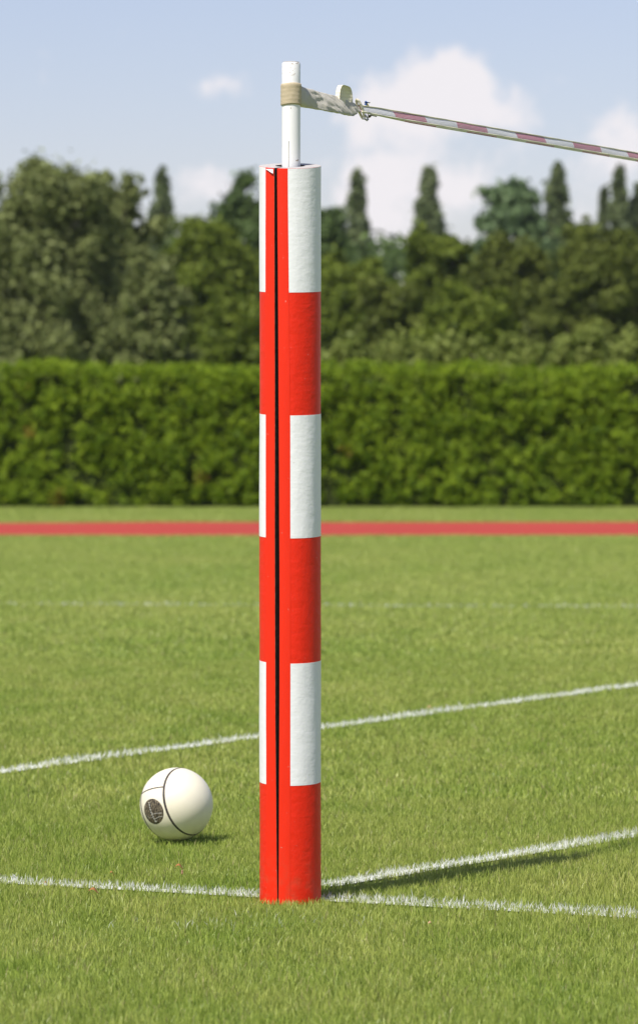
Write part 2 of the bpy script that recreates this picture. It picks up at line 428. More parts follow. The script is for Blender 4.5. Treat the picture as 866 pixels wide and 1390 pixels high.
def shell(z0f, z1f, a0f, a1f, r_out, r_in, nz, na, lips=False):
    """C-shaped solid between two heights z(phi) and two edge angles a(z); angles run counter-clockwise from a0 to a1"""
    V, Fc, mats = [], [], []
    for i in range(nz + 1):
        for j in range(na + 1):
            t = i / nz
            zc = 0.5 * (z0f(0) + z0f(math.pi)) * (1 - t) + 0.5 * (z1f(0) + z1f(math.pi)) * t
            a = a0f(zc) + (a1f(zc) - a0f(zc)) * j / na
            z = z0f(a) * (1 - t) + z1f(a) * t
            ro = r_out + wobble(a, z)
            V.append((math.sin(a) * ro, -math.cos(a) * ro, z))
    no = len(V)
    for i in range(nz + 1):
        for j in range(na + 1):
            t = i / nz
            zc = 0.5 * (z0f(0) + z0f(math.pi)) * (1 - t) + 0.5 * (z1f(0) + z1f(math.pi)) * t
            a = a0f(zc) + (a1f(zc) - a0f(zc)) * j / na
            z = z0f(a) * (1 - t) + z1f(a) * t
            ri = r_in + (wobble(a, z) if r_in > 0.06 else 0)
            V.append((math.sin(a) * ri, -math.cos(a) * ri, z if not lips or i < nz else TOPZ - 0.145 * math.cos(a) * ri))
    W = na + 1
    for i in range(nz):
        for j in range(na):
            k = i * W + j
            Fc.append((k, k + 1, k + W + 1, k + W)); mats.append(0)
            Fc.append((no + k + W, no + k + W + 1, no + k + 1, no + k)); mats.append(1)
        k = i * W; Fc.append((k + W, no + k + W, no + k, k)); mats.append(2)
        k = i * W + na; Fc.append((k, no + k, no + k + W, k + W)); mats.append(4)
    for j in range(na):
        Fc.append((j + 1, j, no + j, no + j + 1)); mats.append(3)
        k = nz * W + j; Fc.append((k, k + 1, no + k + 1, no + k)); mats.append(3)
    return V, Fc, mats
def mk(name, res, mats4, parent, offset=(0, 0, 0)):
    V, Fc, mi = res
    uniq = []
    for m_ in mats4:
        if m_ not in uniq: uniq.append(m_)
    me = bpy.data.meshes.new(name); me.from_pydata(V, [], Fc); me.update()
    for m_ in uniq: me.materials.append(m_)
    me.polygons.foreach_set('material_index', [uniq.index(mats4[k]) for k in mi])
    me.polygons.foreach_set('use_smooth', [k in (0, 1) for k in mi])
    me.set_sharp_from_angle(angle=0.7)
    o = bpy.data.objects.new(name, me); COL.objects.link(o); o.parent = parent; o.location = offset
    return o
TAU = 2 * math.pi
pad = mk('foam_pad', shell(lambda a: -0.01, lambda a: rim(a, RO), lambda z: ang(interp(z, SR)), lambda z: ang(interp(z, SL)) + TAU, RO, RI, 90, 120, True),
         [M['red'], M['lining'], M['lining'], M['foam'], M['lining']], post)
for (za, zb) in ((0.3104, 0.6124), (0.9218, 1.2256), (1.5295, None)):
    zt = (lambda a, zb=zb: ring_z(zb, a)) if zb else (lambda a: rim(a, RO) - 0.0005)
    mk('white_band', shell(lambda a, za=za: ring_z(za, a), zt, lambda z: ang(interp(z, STR)) + 0.002, lambda z: ang(interp(z, STL)) + TAU - 0.002,
                           RO + 0.0004, RO - 0.0006, 36, 110), [M['white']] * 5, pad)
mk('edge_tape', shell(lambda a: -0.01, lambda a: rim(a, RO) - 0.0008, lambda z: ang(interp(z, SR)) - 0.004, lambda z: ang(interp(z, STR)), RO + 0.0007, RO - 0.0006, 90, 10),
   [M['red_tape'], M['red_tape'], M['edge'], M['red_tape'], M['red_tape']], pad)
mk('edge_tape', shell(lambda a: -0.01, lambda a: rim(a, RO) - 0.0008, lambda z: ang(interp(z, STL)), lambda z: ang(interp(z, SL)) + 0.004, RO + 0.0007, RO - 0.0006, 90, 8),
   [M['red_tape'], M['red_tape'], M['red_tape'], M['red_tape'], M['edge']], pad)
# peeled white corner at the top of the left edge tape
r1 = RO + 0.0024
def onr(px, z, r=r1):
    a = ang(px); return (math.sin(a) * r, -math.cos(a) * r, z)
fl = [onr(361.5, 1.8310), onr(371.8, 1.8300), onr(372.4, 1.8185, r1 + .002), onr(370.0, 1.8220, r1 + .004), onr(366.0, 1.8270, r1 + .002)]
meshobj('peeled_corner', fl + [(x * .99, y * .99, z - .0004) for x, y, z in fl], [(0, 4, 3, 2, 1), (5, 6, 7, 8, 9), (0, 1, 6, 5), (1, 2, 7, 6), (2, 3, 8, 7), (3, 4, 9, 8), (4, 0, 5, 9)], M['white'], pad, smooth=False, offset=(0, 0, 0))
# the pole, with a rounded slightly domed cap
PR = 0.0232; XO = 0.0024
pv = [Vector((XO, 0, -0.3)), Vector((XO, 0, 1.0)), Vector((XO, 0, 2.03)), Vector((XO, 0, 2.0955)), Vector((XO, 0, 2.098)), Vector((XO, 0, 2.099))]
v, f = tube(pv, [PR, PR, PR, PR, PR - 0.0012, PR - 0.003], 48)
pole = meshobj('pole', v, f, M['pole'], post, offset=(0, 0, 0))
v, f = tube([Vector((XO, 0, 2.0990)), Vector((XO, 0, 2.1006)), Vector((XO, 0, 2.1012))], [PR - 0.002, PR - 0.0035, PR - 0.008], 40)
meshobj('pole_cap', v, f, M['foam'], pole, offset=(0, 0, 0))

# ------------------------------------------------------------------ the tape tied to the pole
tape = tag(empty('boundary_tape', (PX, PY, 2.02)), 'red and white net tape hanging from a beige canvas loop round the pole top', 'tape')
C0 = Vector((PX + XO, PY, 0))
def ctr_z(s):
    return 2.009 - 0.050 * min(s, 0.27) - 0.0262 * max(0.0, s - 0.27)
def onp(s, dz=0.0, side=0.0):
    p = C0 + LD * s + Vector((LD.y, -LD.x, 0)) * side; p.z = ctr_z(s) + dz
    return p
def sx(px):  u = (px - CX) / F; return (0.0692 + PY * u) / (LD.x - LD.y * u)
# webbing wrapped round the pole
V, Fc = [], []
nz, na = 14, 64
for i in range(nz + 1):
    for j in range(na):
        a = TAU * j / na; t = i / nz
        rr = PR + 0.0020 + (0.0008 if 0 < i < nz else 0) + 0.0005 * noise.noise(Vector((math.cos(a) * 3, math.sin(a) * 3, t * 9))) + 0.0004 * math.sin(t * 31)
        V.append(C0 + Vector((math.sin(a) * rr, -math.cos(a) * rr, 1.9825 + 0.054 * t + 0.0012 * math.sin(a * 2 + 1))))
for i in range(nz):
    for j in range(na):
        j2 = (j + 1) % na; Fc.append((i * na + j, i * na + j2, (i + 1) * na + j2, (i + 1) * na + j))
loop = meshobj('pole_loop', V, Fc, M['webbing'], tape)
md = loop.modifiers.new('thick', 'SOLIDIFY'); md.thickness = 0.0016; md.offset = -1
for zz in (1.9828, 2.0362):
    pts = [C0 + Vector((math.sin(TAU * k / 40) * (PR + 0.0034), -math.cos(TAU * k / 40) * (PR + 0.0034), zz + 0.0012 * math.sin(TAU * k / 20 + 1))) for k in range(41)]
    v, f = tube(pts, 0.0013, 6, False); meshobj('hem', v, f, M['cream'], loop, offset=-Vector(tape.location))
# canvas sleeve, folded flat, from the pole to the tie
V, Fc = [], []
ns, nc = 110, 56
for i in range(ns + 1):
    s = 0.012 + (sx(489) - 0.012) * i / ns
    k = min(1, s / 0.11)
    th = 0.0255 * (1 - k) ** 1.2 + 0.0085 * k - 0.004 * max(0, (s - 0.2) / 0.1)
    hh = (0.0265 - 0.0035 * (s / 0.3) - (0.008 * max(0, (s - 0.285) / 0.02)))
    for j in range(nc):
        a = TAU * j / nc
        ca, sa_ = math.cos(a), math.sin(a)
        y_ = math.copysign(abs(sa_) ** 0.75, sa_) * hh; x_ = math.copysign(abs(ca) ** 0.6, ca) * th
        q = Vector((s * 19, y_ * 52 + s * 26 + math.sin(s * 22) * 0.8, 3.1 if ca > 0 else 7.7))
        wr = noise.noise(q) * 0.0046 + noise.noise(q * 2.3) * 0.0030 + noise.noise(q * 5.1) * 0.0010
        wr *= min(1, max(0.15, (s - 0.03) / 0.08))
        V.append(onp(s, y_ + 0.3 * wr * sa_, x_ - 0.42 * min(1, s / 0.15) * y_ + math.copysign(1, ca) * wr))
for i in range(ns):
    for j in range(nc):
        j2 = (j + 1) % nc; Fc.append((i * nc + j, i * nc + j2, (i + 1) * nc + j2, (i + 1) * nc + j))
Fc.append(tuple(range(nc))[::-1]); Fc.append(tuple(ns * nc + j for j in range(nc)))
sleeve = meshobj('canvas_sleeve', V, Fc, M['sleeve'], tape)
# folded canvas end sticking up behind the sleeve (x 457-478)
V, Fc = [], []
na, nw = 26, 8
for i in range(na + 1):
    t = i / na
    for j in range(nw + 1):
        w_ = -0.012 + 0.013 * j / nw
        # outline: low inside, up over a round top, down on the far side
        ct_ = math.cos(math.pi * t); s = sx(460.5) + (sx(479.5) - sx(460.5)) * (0.5 - 0.5 * math.copysign(abs(ct_) ** 0.55, ct_))
        z = 0.005 + 0.051 * max(0, math.sin(math.pi * min(1, t * 1.02))) ** 0.55 * (1 - 0.22 * t * t)
        V.append(onp(s, z, w_ + 0.002 * math.sin(5 * t)))
for i in range(na):
    for j in range(nw):
        k = i * (nw + 1) + j; Fc.append((k, k + 1, k + nw + 2, k + nw + 1))
# front flap closing the arch so it reads as a stuffed folded end
o0 = len(V)
for j in (0, nw):
    idx = [i * (nw + 1) + j for i in range(na + 1)]
    Fc.append(tuple(idx) if j else tuple(idx[::-1]))
fold = meshobj('folded_end', V, Fc, M['cream'], tape)
pts = [onp(sx(457.0), 0.01, 0.006), onp(sx(457.6), 0.035, 0.006), onp(sx(459.0), 0.053, 0.005), onp(sx(459.6), 0.0605, 0.004)]
v, f = tube(pts, [0.0036, 0.0034, 0.003, 0.0016], 10); meshobj('fold_tip', v, f, M['cream'], fold, offset=-Vector(tape.location))
# white tie cord slanting over the end, knot, hook, threads
S1, S2 = sx(484), sx(493)
tie = []
for k in range(41):
    a = TAU * k / 40
    tie.append(onp((S1 + S2) / 2 - (S2 - S1) / 2 * math.cos(a) * 1.0, 0.0235 * math.cos(a), 0.0062 * math.sin(a)))
v, f = tube(tie, 0.0024, 8, False); v2, f2 = tube([p + LD * 0.006 for p in tie], 0.0018, 8, False)
v, f = merge([(v, f), (v2, f2)]); meshobj('tie_cord', v, f, M['cream'], tape)
def knotpts(c, r, n, seed):
    rr = random.Random(seed)
    return [c + Vector((rr.uniform(-r, r), rr.uniform(-r, r), rr.uniform(-r, r))) for _ in range(n)]
kc = onp(sx(492.5), 0.016, 0.012)
parts = [tube(knotpts(kc, 0.006, 9, 3), 0.0014, 6)]
v, f = merge(parts); meshobj('blue_thread', v, f, M['blue'], tape)
v, f = tube(knotpts(kc + LD * 0.006 + Vector((0, 0, -0.003)), 0.006, 8, 5), 0.0011, 6); meshobj('yellow_thread', v, f, M['yellow'], tape)
v, f = tube([onp(sx(490), -0.013, 0.012), onp(sx(492.5), -0.020, 0.012), onp(sx(494.5), -0.026, 0.012), onp(sx(493), -0.028, 0.012), onp(sx(488), -0.024, 0.012)], 0.0022, 8)
meshobj('hook', v, f, M['steel'], tape)
v, f = tube(knotpts(onp(sx(500), -0.014, 0.004), 0.005, 10, 8) + [onp(sx(510), -0.012, 0.002)], 0.0016, 6); meshobj('frayed_threads', v, f, M['olive'], tape)
# ribbon: a net panel between two cords with a lower fold, sagging away along the centre line
SE = 8.0
ss = [sx(488) + (SE - sx(488)) * (k / 260) ** 1.4 for k in range(261)]
def gather(s): return min(1.0, 0.7 + (s - 0.27) * 2.0)
def rib_top(s): return 0.0108 * gather(s)
def rib_bot(s): return -0.0085 * gather(s)
off = 0.006                                    # ribbon hangs just below the sleeve's middle
V, AL, AC, Fc = [], [], [], []
for i, s in enumerate(ss):
    tw = 0.0025 * math.sin(s * 9)
    for j in range(5):
        t = j / 4
        V.append(onp(s, rib_top(s) * t + rib_bot(s) * (1 - t) + 0.0006 * math.sin(s * 31 + t), 0.006 - 0.009 * t + tw * (t - .5) + 0.0016 * math.sin(t * math.pi)))
        AL.append(s); AC.append(t)
for i in range(len(ss) - 1):
    for j in range(4):
        k = i * 5 + j; Fc.append((k, k + 5, k + 6, k + 1))
n0 = len(V)
for i, s in enumerate(ss):                       # lower fold, its colours shifted along
    for j in range(3):
        t = j / 2
        V.append(onp(s, rib_bot(s) - 0.0058 * (1 - t) * min(1, max(0.1, (s - 0.35) * 4)) + 0.0004, 0.005 - 0.006 * (1 - t)))
        AL.append(s - 0.055); AC.append(0.3 * t)
for i in range(len(ss) - 1):
    for j in range(2):
        k = n0 + i * 3 + j; Fc.append((k, k + 3, k + 4, k + 1))
rib = meshobj('net_ribbon', V, Fc, M['ribbon'], tape)
for nm, arr in (('along', AL), ('across', AC)):
    a_ = rib.data.attributes.new(nm, 'FLOAT', 'POINT'); a_.data.foreach_set('value', arr)
sm = rib.modifiers.new('thick', 'SOLIDIFY'); sm.thickness = 0.0008
v, f = tube([onp(s, rib_top(s) + 0.0006, -0.002) for s in ss], 0.0017, 7); meshobj('edge_cord', v, f, M['cord'], tape)
v, f = tube([onp(s, rib_bot(s) - 0.0003, 0.007 + 0.0004 * math.sin(s * 40)) for s in ss], [0.0028 - 0.001 * min(1, max(0, (s - .3) * 4)) for s in ss], 7); meshobj('edge_cord', v, f, M['cord'], tape)

# ------------------------------------------------------------------ the ball
BR = 0.1035
BC = Vector((-0.403, 12.29, BR + 0.009))
import bmesh
bm = bmesh.new(); bmesh.ops.create_icosphere(bm, subdivisions=6, radius=BR)
me = bpy.data.meshes.new('leather_ball'); bm.to_mesh(me); bm.free(); me.materials.append(M['ball'])
me.polygons.foreach_set('use_smooth', [True] * len(me.polygons))
ball = bpy.data.objects.new('leather_ball', me); COL.objects.link(ball); ball.location = BC
tag(ball, 'cream leather ball with dark seams and worn round emblem, left of the post', 'ball')
def sph(pts):
    out = []
    for x, y in pts:
        u = (x - 428) / 269; v_ = (441 - y) / 269
        l = math.hypot(u, v_)
        if l > 0.995: u, v_ = u / l * .995, v_ / l * .995
        out.append((u, -math.sqrt(1 - u * u - v_ * v_), v_))
    return np.array(out)
A = sph([(430, 175), (370, 235), (340, 297), (341, 350), (350, 420), (370, 480), (400, 540), (440, 590), (490, 632), (540, 655), (590, 655), (620, 642)])
Cc = sph([(178, 350), (167, 400), (168, 470), (180, 540), (205, 595), (235, 640), (262, 672)])
def circle(P):
    c = P.mean(0); _, _, vt = np.linalg.svd(P - c); n_ = vt[2]; d_ = float(n_ @ c)
    if d_ < 0: n_, d_ = -n_, -d_
    return n_, d_
def ribbon_on_ball(pts, widths, r=BR * 1.0035):
    V, Fc = [], []
    n = len(pts)
    for i, p in enumerate(pts):
        p = Vector(p).normalized()
        t = (Vector(pts[min(i + 1, n - 1)]) - Vector(pts[max(i - 1, 0)])).normalized()
        b = p.cross(t).normalized()
        w = widths(i / (n - 1)) / 2
        for k in (-1, -0.5, 0.5, 1):
            V.append((p * BR + b * w * k).normalized() * (BR * (0.997 if abs(k) == 1 else 1) + (0.0006 if abs(k) < 1 else 0)))
    for i in range(n - 1):
        for k in range(3):
            a = i * 4 + k; Fc.append((a, a + 4, a + 5, a + 1))
    return V, Fc
def circ_pts(n_, d_, k=160, a0=0, a1=TAU):
    n_ = Vector(n_).normalized(); e1 = n_.orthogonal().normalized(); e2 = n_.cross(e1); r = math.sqrt(max(0, 1 - d_ * d_))
    return [n_ * d_ + (e1 * math.cos(a0 + (a1 - a0) * i / k) + e2 * math.sin(a0 + (a1 - a0) * i / k)) * r for i in range(k + 1)]
nA, dA = circle(A); nC, dC = circle(Cc)
print('seams', nA, dA, nC, dC)
def wA(t): return 0.0074 + 0.0012 * math.sin(t * TAU)
v, f = ribbon_on_ball(circ_pts(nA, dA), wA); meshobj('seam', v, f, M['seam'], ball, offset=(0, 0, 0))
Cs = np.vstack([sph([(215, 285), (192, 318)]), Cc])
Cp = [Vector(p) for p in Cs]; Cf = []
for i in range(len(Cp) - 1):
    for k in range(8): Cf.append(Cp[i].lerp(Cp[i + 1], k / 8).normalized())
Cf = [Vector(p) for p in sph([(178, 352), (170, 400), (172, 450), (180, 510), (197, 570), (222, 620), (258, 668)])]
dCC = float(np.mean([-(nA @ np.array(p)) for p in Cf])); print('C', nA, dA, dCC)
v, f = ribbon_on_ball(circ_pts(-nA, dCC - 0.05), wA); meshobj('seam', v, f, M['seam'], ball, offset=(0, 0, 0))
B = sph([(342, 296), (300, 302), (255, 313), (215, 330), (178, 358)])
Bp = []
for i in range(len(B) - 1):
    for k in range(8): Bp.append(Vector(B[i]).lerp(Vector(B[i + 1]), k / 8).normalized())
Bp.append(Vector(B[-1])); 
for _ in range(6): Bp = [Bp[0]] + [((Bp[i - 1] + Bp[i] * 2 + Bp[i + 1]) / 4).normalized() for i in range(1, len(Bp) - 1)] + [Bp[-1]]
v, f = ribbon_on_ball(Bp, lambda t: 0.0052); meshobj('seam', v, f, M['seam'], ball, offset=(0, 0, 0))
# two matching cross seams on the far side of the belt
for ang_ in (2.2, 4.3):
    q = Matrix.Rotation(ang_, 3, Vector(nA)); v, f = ribbon_on_ball([q @ p for p in Bp], lambda t: 0.0052); meshobj('seam', v, f, M['seam'], ball, offset=(0, 0, 0))
# the worn round emblem
ec = Vector(sph([(259, 479)])[0]); ez = Vector((0, 0, 1)); e1 = (ez.cross(ec)).normalized() ; e2 = ec.cross(e1).normalized()
if e1.x < 0: e1 = -e1
ER = 0.375
V, Fc = [ec * (BR + 0.0007)], []
nr, na = 8, 48
def onball(a, b, h=0.0007):
    l = math.hypot(a, b); 
    p = ec * math.cos(l) + ((e1 * a + e2 * b) / l * math.sin(l) if l > 1e-6 else Vector((0, 0, 0)))
    return p * (BR + h)
for i in range(1, nr + 1):
    for j in range(na):
        a = TAU * j / na; V.append(onball(ER * i / nr * math.cos(a), ER * i / nr * math.sin(a), 0.0007 if i < nr else -0.0003))
for j in range(na): Fc.append((0, 1 + j, 1 + (j + 1) % na))
for i in range(nr - 1):
    for j in range(na):
        j2 = (j + 1) % na; Fc.append((1 + i * na + j, 1 + (i + 1) * na + j, 1 + (i + 1) * na + j2, 1 + i * na + j2))
emb = meshobj('emblem', V, Fc, M['emblem'], ball, offset=(0, 0, 0))
# worn white lettering running down the emblem and two pale streaks: too worn to read
def stroke(pts, w):
    V, Fc = [], []
    for i, (a, b) in enumerate(pts):
        a2, b2 = pts[min(i + 1, len(pts) - 1)]; a1, b1 = pts[max(i - 1, 0)]
        d = Vector((a2 - a1, b2 - b1)).normalized()
        V += [onball(a - d.y * w, b + d.x * w, .0012), onball(a + d.y * w, b - d.x * w, .0012)]
    return V, [(2 * i, 2 * i + 1, 2 * i + 3, 2 * i + 2) for i in range(len(pts) - 1)]
rr = random.Random(4); st = []
for k in range(9):
    t = k / 8; cx_, cy_ = -0.10 + 0.17 * t ** 1.3, 0.24 - 0.50 * t
    sz = 0.020 + 0.016 * t
    for q in range(rr.choice((2, 3))):
        st.append(stroke([(cx_ + rr.uniform(-sz, sz), cy_ + rr.uniform(-sz, sz)), (cx_ + rr.uniform(-sz, sz), cy_ + rr.uniform(-sz, sz) * .6), (cx_ + rr.uniform(-sz, sz), cy_ + rr.uniform(-sz, sz))], 0.0095))
st.append(stroke([(0.04, -0.055), (0.15, -0.03), (0.31, -0.02)], 0.006)); st.append(stroke([(0.06, -0.20), (0.18, -0.135), (0.32, -0.115)], 0.006))
st.append(stroke([(-0.26, -0.10), (-0.15, -0.17), (-0.02, -0.15)], 0.004))
v, f = merge(st); meshobj('emblem_print', v, f, M['print'], emb, smooth=False, offset=(0, 0, 0))

# ------------------------------------------------------------------ fallen leaves
def leafthing(px, py, size, rot, mat, label):
    Y = F * (HC - 0.024) / (py - HZ); x = at(px, Y)
    V, Fc = [], []
    K = 8; size = size * 0.75
    for i in range(K + 1):
        t = i / K; w = size * 0.26 * math.sin(math.pi * min(1, t * 0.93 + 0.05)) + 0.0006
        for j in (-1, 0, 1):
            V.append(Vector((size * (t - .5), w * j, 0.006 * math.sin(t * 4 + rot) + (0.35 * abs(j) * w) + 0.004)))
    for i in range(K):
        for j in range(2):
            k = i * 3 + j; Fc.append((k, k + 3, k + 4, k + 1))
    o = meshobj('fallen_leaf', V, Fc, mat)
    o.location = (x, Y, 0.024); o.rotation_euler = (0.25, 0.1, rot)
    sd = o.modifiers.new('t', 'SOLIDIFY'); sd.thickness = 0.0006
    tag(o, label, 'leaf', 'fallen leaves scattered on the turf')
leafthing(152, 1189, 0.018, 0.4, M['deadleaf'], 'small bright orange leaf just above the near chalk line below the ball')
leafthing(62, 1203, 0.014, 0.1, M['deadleaf'], 'orange leaf beside the near chalk line at the far left')
leafthing(127, 1213, 0.034, 0.05, M['deadleaf'], 'long pale brown leaf in front of the near chalk line')
leafthing(243, 1180, 0.030, 0.0, M['deadleaf'], 'brown leaf on the turf between the ball and the near chalk line')
leafthing(247, 1187, 0.012, 1.2, M['deadleaf_pale'], 'tiny pink leaf scrap next to the brown leaf below the ball')
leafthing(584, 963, 0.035, 0.3, M['deadleaf_pale'], 'pinkish leaf lying on the chalk line right of the post')
leafthing(584, 1258, 0.018, 0.2, M['deadleaf_pale'], 'pale leaf in the turf in front of the near chalk line right of the post')

# ------------------------------------------------------------------ foliage
def leaves(C, R, n, size, mat, name, parent, zs=1.0, up=0.25, tone_lo=0.0, tone_hi=1.0, seed=1, dead=False, elong=1.5, extra=None):
    """n leaf faces scattered on clumps with centres C (k,3), radii R (k,)"""
    rg = np.random.default_rng(seed)
    C = np.asarray(C); R = np.asarray(R)
    k = rg.choice(len(C), n, p=R ** 2 / (R ** 2).sum())
    d = rg.normal(size=(n, 3)); d[:, 2] += up; d /= np.linalg.norm(d, axis=1)[:, None]
    rad = R[k] * np.abs(rg.normal(0.75, 0.38, n))
    P = C[k] + d * rad[:, None] * np.array([1, 1, zs])
    nrm = d + np.array([0, 0, 0.25]) + rg.normal(size=(n, 3)) * 0.8; nrm /= np.linalg.norm(nrm, axis=1)[:, None]
    t = np.cross(nrm, rg.normal(size=(n, 3))); t /= np.linalg.norm(t, axis=1)[:, None]
    b = np.cross(nrm, t)
    s = size * rg.uniform(0.55, 1.35, n)
    ct = rg.uniform(-0.22, 0.22, len(C))
    tone = np.clip(rg.normal(0.5, 0.22, n) + ct[k], tone_lo, tone_hi)
    V = np.stack([P - t * (s * elong / 2)[:, None], P + b * (s / 2.4)[:, None], P + t * (s * elong / 2)[:, None], P - b * (s / 2.4)[:, None]], 1).reshape(-1, 3)
    at_ = {'tone': np.repeat(tone, 4)}
    if dead:
        dd = rg.random(len(C)) < 0.004
        at_['dead'] = np.repeat(dd[k] * rg.uniform(0.3, 0.9, n), 4)
    return npmesh(name, V, np.arange(n * 4), 4, mat, parent, at_)

def tree(px, topy, wpx, Y, kind, label, group=None, seed=1, n=16000, lean=0.0, bottom=0.05):
    X = at(px, Y); H = zat(topy, Y); Wd = wpx / F * Y
    rg = np.random.default_rng(seed)
    root = tag(empty({'poplar': 'poplar_tree', 'pine': 'pine_tree'}.get(kind, 'leafy_tree'), (X, Y, 0)), label, 'tree', group)
    C, R = [], []
    if kind == 'poplar':
        K = 120
        for i in range(K):
            h = rg.uniform(0.12, 1.0) ** 0.85
            env = 1.7 * Wd / 2 * min(1, (1.02 - h) * 2.6) ** 0.75 * (1.22 - 0.55 * h) * (0.85 + 0.15 * math.sin(h * 9 + seed))
            a = rg.uniform(0, TAU); q = rg.uniform(0.1, 1) ** 0.6 * env * 0.85
            C.append((X + math.cos(a) * q + lean * h, Y + math.sin(a) * q, h * H * 0.975)); R.append(Wd * rg.uniform(0.10, 0.2) * (0.55 + 0.45 * (1 - h) ** .4))
        zs = 2.1; size = 0.20; mat = M['poplar']
    elif kind == 'pine':
        for i in range(190):
            a0 = rg.uniform(0, TAU)
            h = rg.uniform(0.3, 1.0)
            env = Wd / 2 * (1.05 - max(0, h - 0.6) * 1.9) * (0.8 + 0.2 * math.sin(a0 * 3 + h * 11)) * rg.uniform(0.0, 1.0) ** 0.5
            a = a0
            hh = h + 0.35 * (round(h * 9) / 9 - h) + rg.uniform(-0.02, 0.02)
            C.append((X + math.cos(a) * env, Y + math.sin(a) * env, hh * H * 0.93)); R.append(Wd * rg.uniform(0.05, 0.13))
        C.append((X + .1, Y, H * .96)); R.append(Wd * .1)
        zs = 0.45; size = 0.17; mat = M['pine']
    else:
        loose = kind == 'willow'
        K = 420 if loose else 360
        L = []
        nL = 44 if loose else 36
        for i in range(nL):
            h = bottom + 0.06 + (0.90 - bottom) * (i + rg.uniform(0.1, 0.9)) / nL
            e = math.sqrt(max(0.03, 1 - ((h - 0.42) / 0.58) ** 2)); a = i * 2.4 + rg.uniform(-0.4, 0.4)
            q = Wd / 2 * e * rg.uniform(0.45, 1.0)
            L.append((math.cos(a) * q, math.sin(a) * q * 0.8, h * H * 0.99, Wd * rg.uniform(0.07, 0.15)))
        for i in range(K):
            if i % 3 == 0:                                  # inner fill
                h = rg.uniform(bottom, 0.9); e = math.sqrt(max(0.03, 1 - ((h - 0.42) / 0.58) ** 2)); a = rg.uniform(0, TAU)
                q = Wd / 2 * e * rg.uniform(0.0, 0.75)
                p = (math.cos(a) * q, math.sin(a) * q * 0.8, h * H * 0.97)
            else:
                l = L[rg.integers(len(L))]; dd = rg.normal(size=3); dd /= np.linalg.norm(dd); sg = l[3] * rg.uniform(0.3, 1.15)
                p = (l[0] + dd[0] * sg, l[1] + dd[1] * sg, max(0.1, l[2] + dd[2] * sg * 0.8))
            C.append((X + p[0] + lean * p[2] / H, Y + p[1], p[2])); R.append(Wd * (rg.uniform(0.08, 0.13) if i % 3 == 0 else rg.uniform(0.025, 0.085)) * (0.85 if loose else 1.1))
        zs = 1.15 if loose else 0.8; size = 0.115 if loose else 0.12
        mat = M[{'willow': 'willow', 'dark': 'darkcrown', 'olive': 'olivecrown'}.get(kind, 'mid')]
    n = int(n * (2.6 if kind not in ('poplar', 'pine') else 1.3))
    leaves(C, R, n, size * (Y / 110) ** 0.6, mat, 'crown', root, zs=zs, seed=seed)
    # trunk and limbs
    tr = []
    r0 = 0.028 * H if kind != 'poplar' else 0.015 * H
    bend = rg.uniform(-0.25, 0.25)
    tp = [Vector((X + bend * math.sin(2.2 * t) + lean * t, Y, H * 0.86 * t - (0.05 if t == 0 else 0))) for t in [i / 8 for i in range(9)]]
    tr.append(tube(tp, [r0 * (1 - 0.88 * i / 8) for i in range(9)], 10))
    Ci = rg.choice(len(C), min(26, len(C)), replace=False)
    for c in Ci:
        c = Vector(C[c]); tz = max(0.12, min(0.8, c.z / H * 0.72)); st_ = Vector((X + bend * math.sin(2.2 * tz) + lean * tz, Y, H * 0.86 * tz))
        mid = st_.lerp(c, 0.5) + Vector((0, 0, 0.05 * H))
        rb = r0 * (1 - .88 * tz) * 0.5
        tr.append(tube([st_, mid, c], [rb, rb * .6, rb * .2], 6))
    v, f = merge(tr); meshobj('trunk', v, f, M['bark'], root)
    return root

g_far = 'tall narrow poplars on the skyline'
tree(219, 228, 52, 230, 'poplar', 'lone narrow poplar on the skyline left of the padded post', g_far, 21, 7000)
tree(485, 227, 48, 230, 'poplar', 'narrow poplar rising just right of the padded post', g_far, 22, 7000)
tree(583, 224, 62, 230, 'poplar', 'pointed poplar rising behind the broad tree halfway between post and pine', g_far, 23, 9000)
tree(755, 214, 54, 230, 'poplar', 'tallest poplar, standing against the right side of the blue green pine', g_far, 24, 9000)
tree(820, 248, 30, 232, 'poplar', 'thin short poplar, left one of the trio at the right edge', g_far, 25, 5000)
tree(841, 224, 42, 230, 'poplar', 'tall middle poplar of the trio at the right edge', g_far, 26, 7000)
tree(866, 243, 34, 231, 'poplar', 'slim poplar at the right edge, right one of the trio', g_far, 27, 5000)
gb = 'broad trees behind the hedge'
tree(60, 206, 290, 105, 'willow', 'big loose grey green tree filling the left side behind the hedge', gb, 31, 30000)
tree(160, 215, 130, 108, 'willow', 'slimmer grey green tree with sky gaps, right neighbour of the big loose one', gb, 32, 12000)
tree(205, 330, 120, 100, 'willow', 'low silvery bushy tree below the lone poplar', gb, 33, 12000)
tree(-150, 230, 260, 106, 'willow', 'grey green tree beyond the left edge', gb, 34, 14000)
tree(283, 288, 190, 122, 'mid', 'rounded mid green tree left of the padded post', gb, 35, 22000)
tree(345, 236, 190, 150, 'dark', 'high dark green tree whose top shows directly behind the white band of the post', gb, 36, 22000)
tree(438, 262, 110, 145, 'dark', 'dark blue green tree showing just right of the post below the skyline', gb, 37, 14000)
tree(475, 338, 150, 120, 'mid', 'mid green tree right of the post below the first right hand poplar', gb, 38, 18000)
tree(588, 296, 140, 130, 'mid', 'broad green tree with a domed top under the pointed poplar', gb, 39, 18000)
tree(530, 368, 120, 112, 'olive', 'low olive tree in the dip of the skyline right of the post', gb, 40, 14000)
tree(697, 236, 180, 170, 'pine', 'layered blue green pine standing above the tree line on the right', None, 41, 16000)
tree(655, 318, 130, 150, 'pine', 'small blue green pine left of and below the tall layered one', None, 42, 12000)
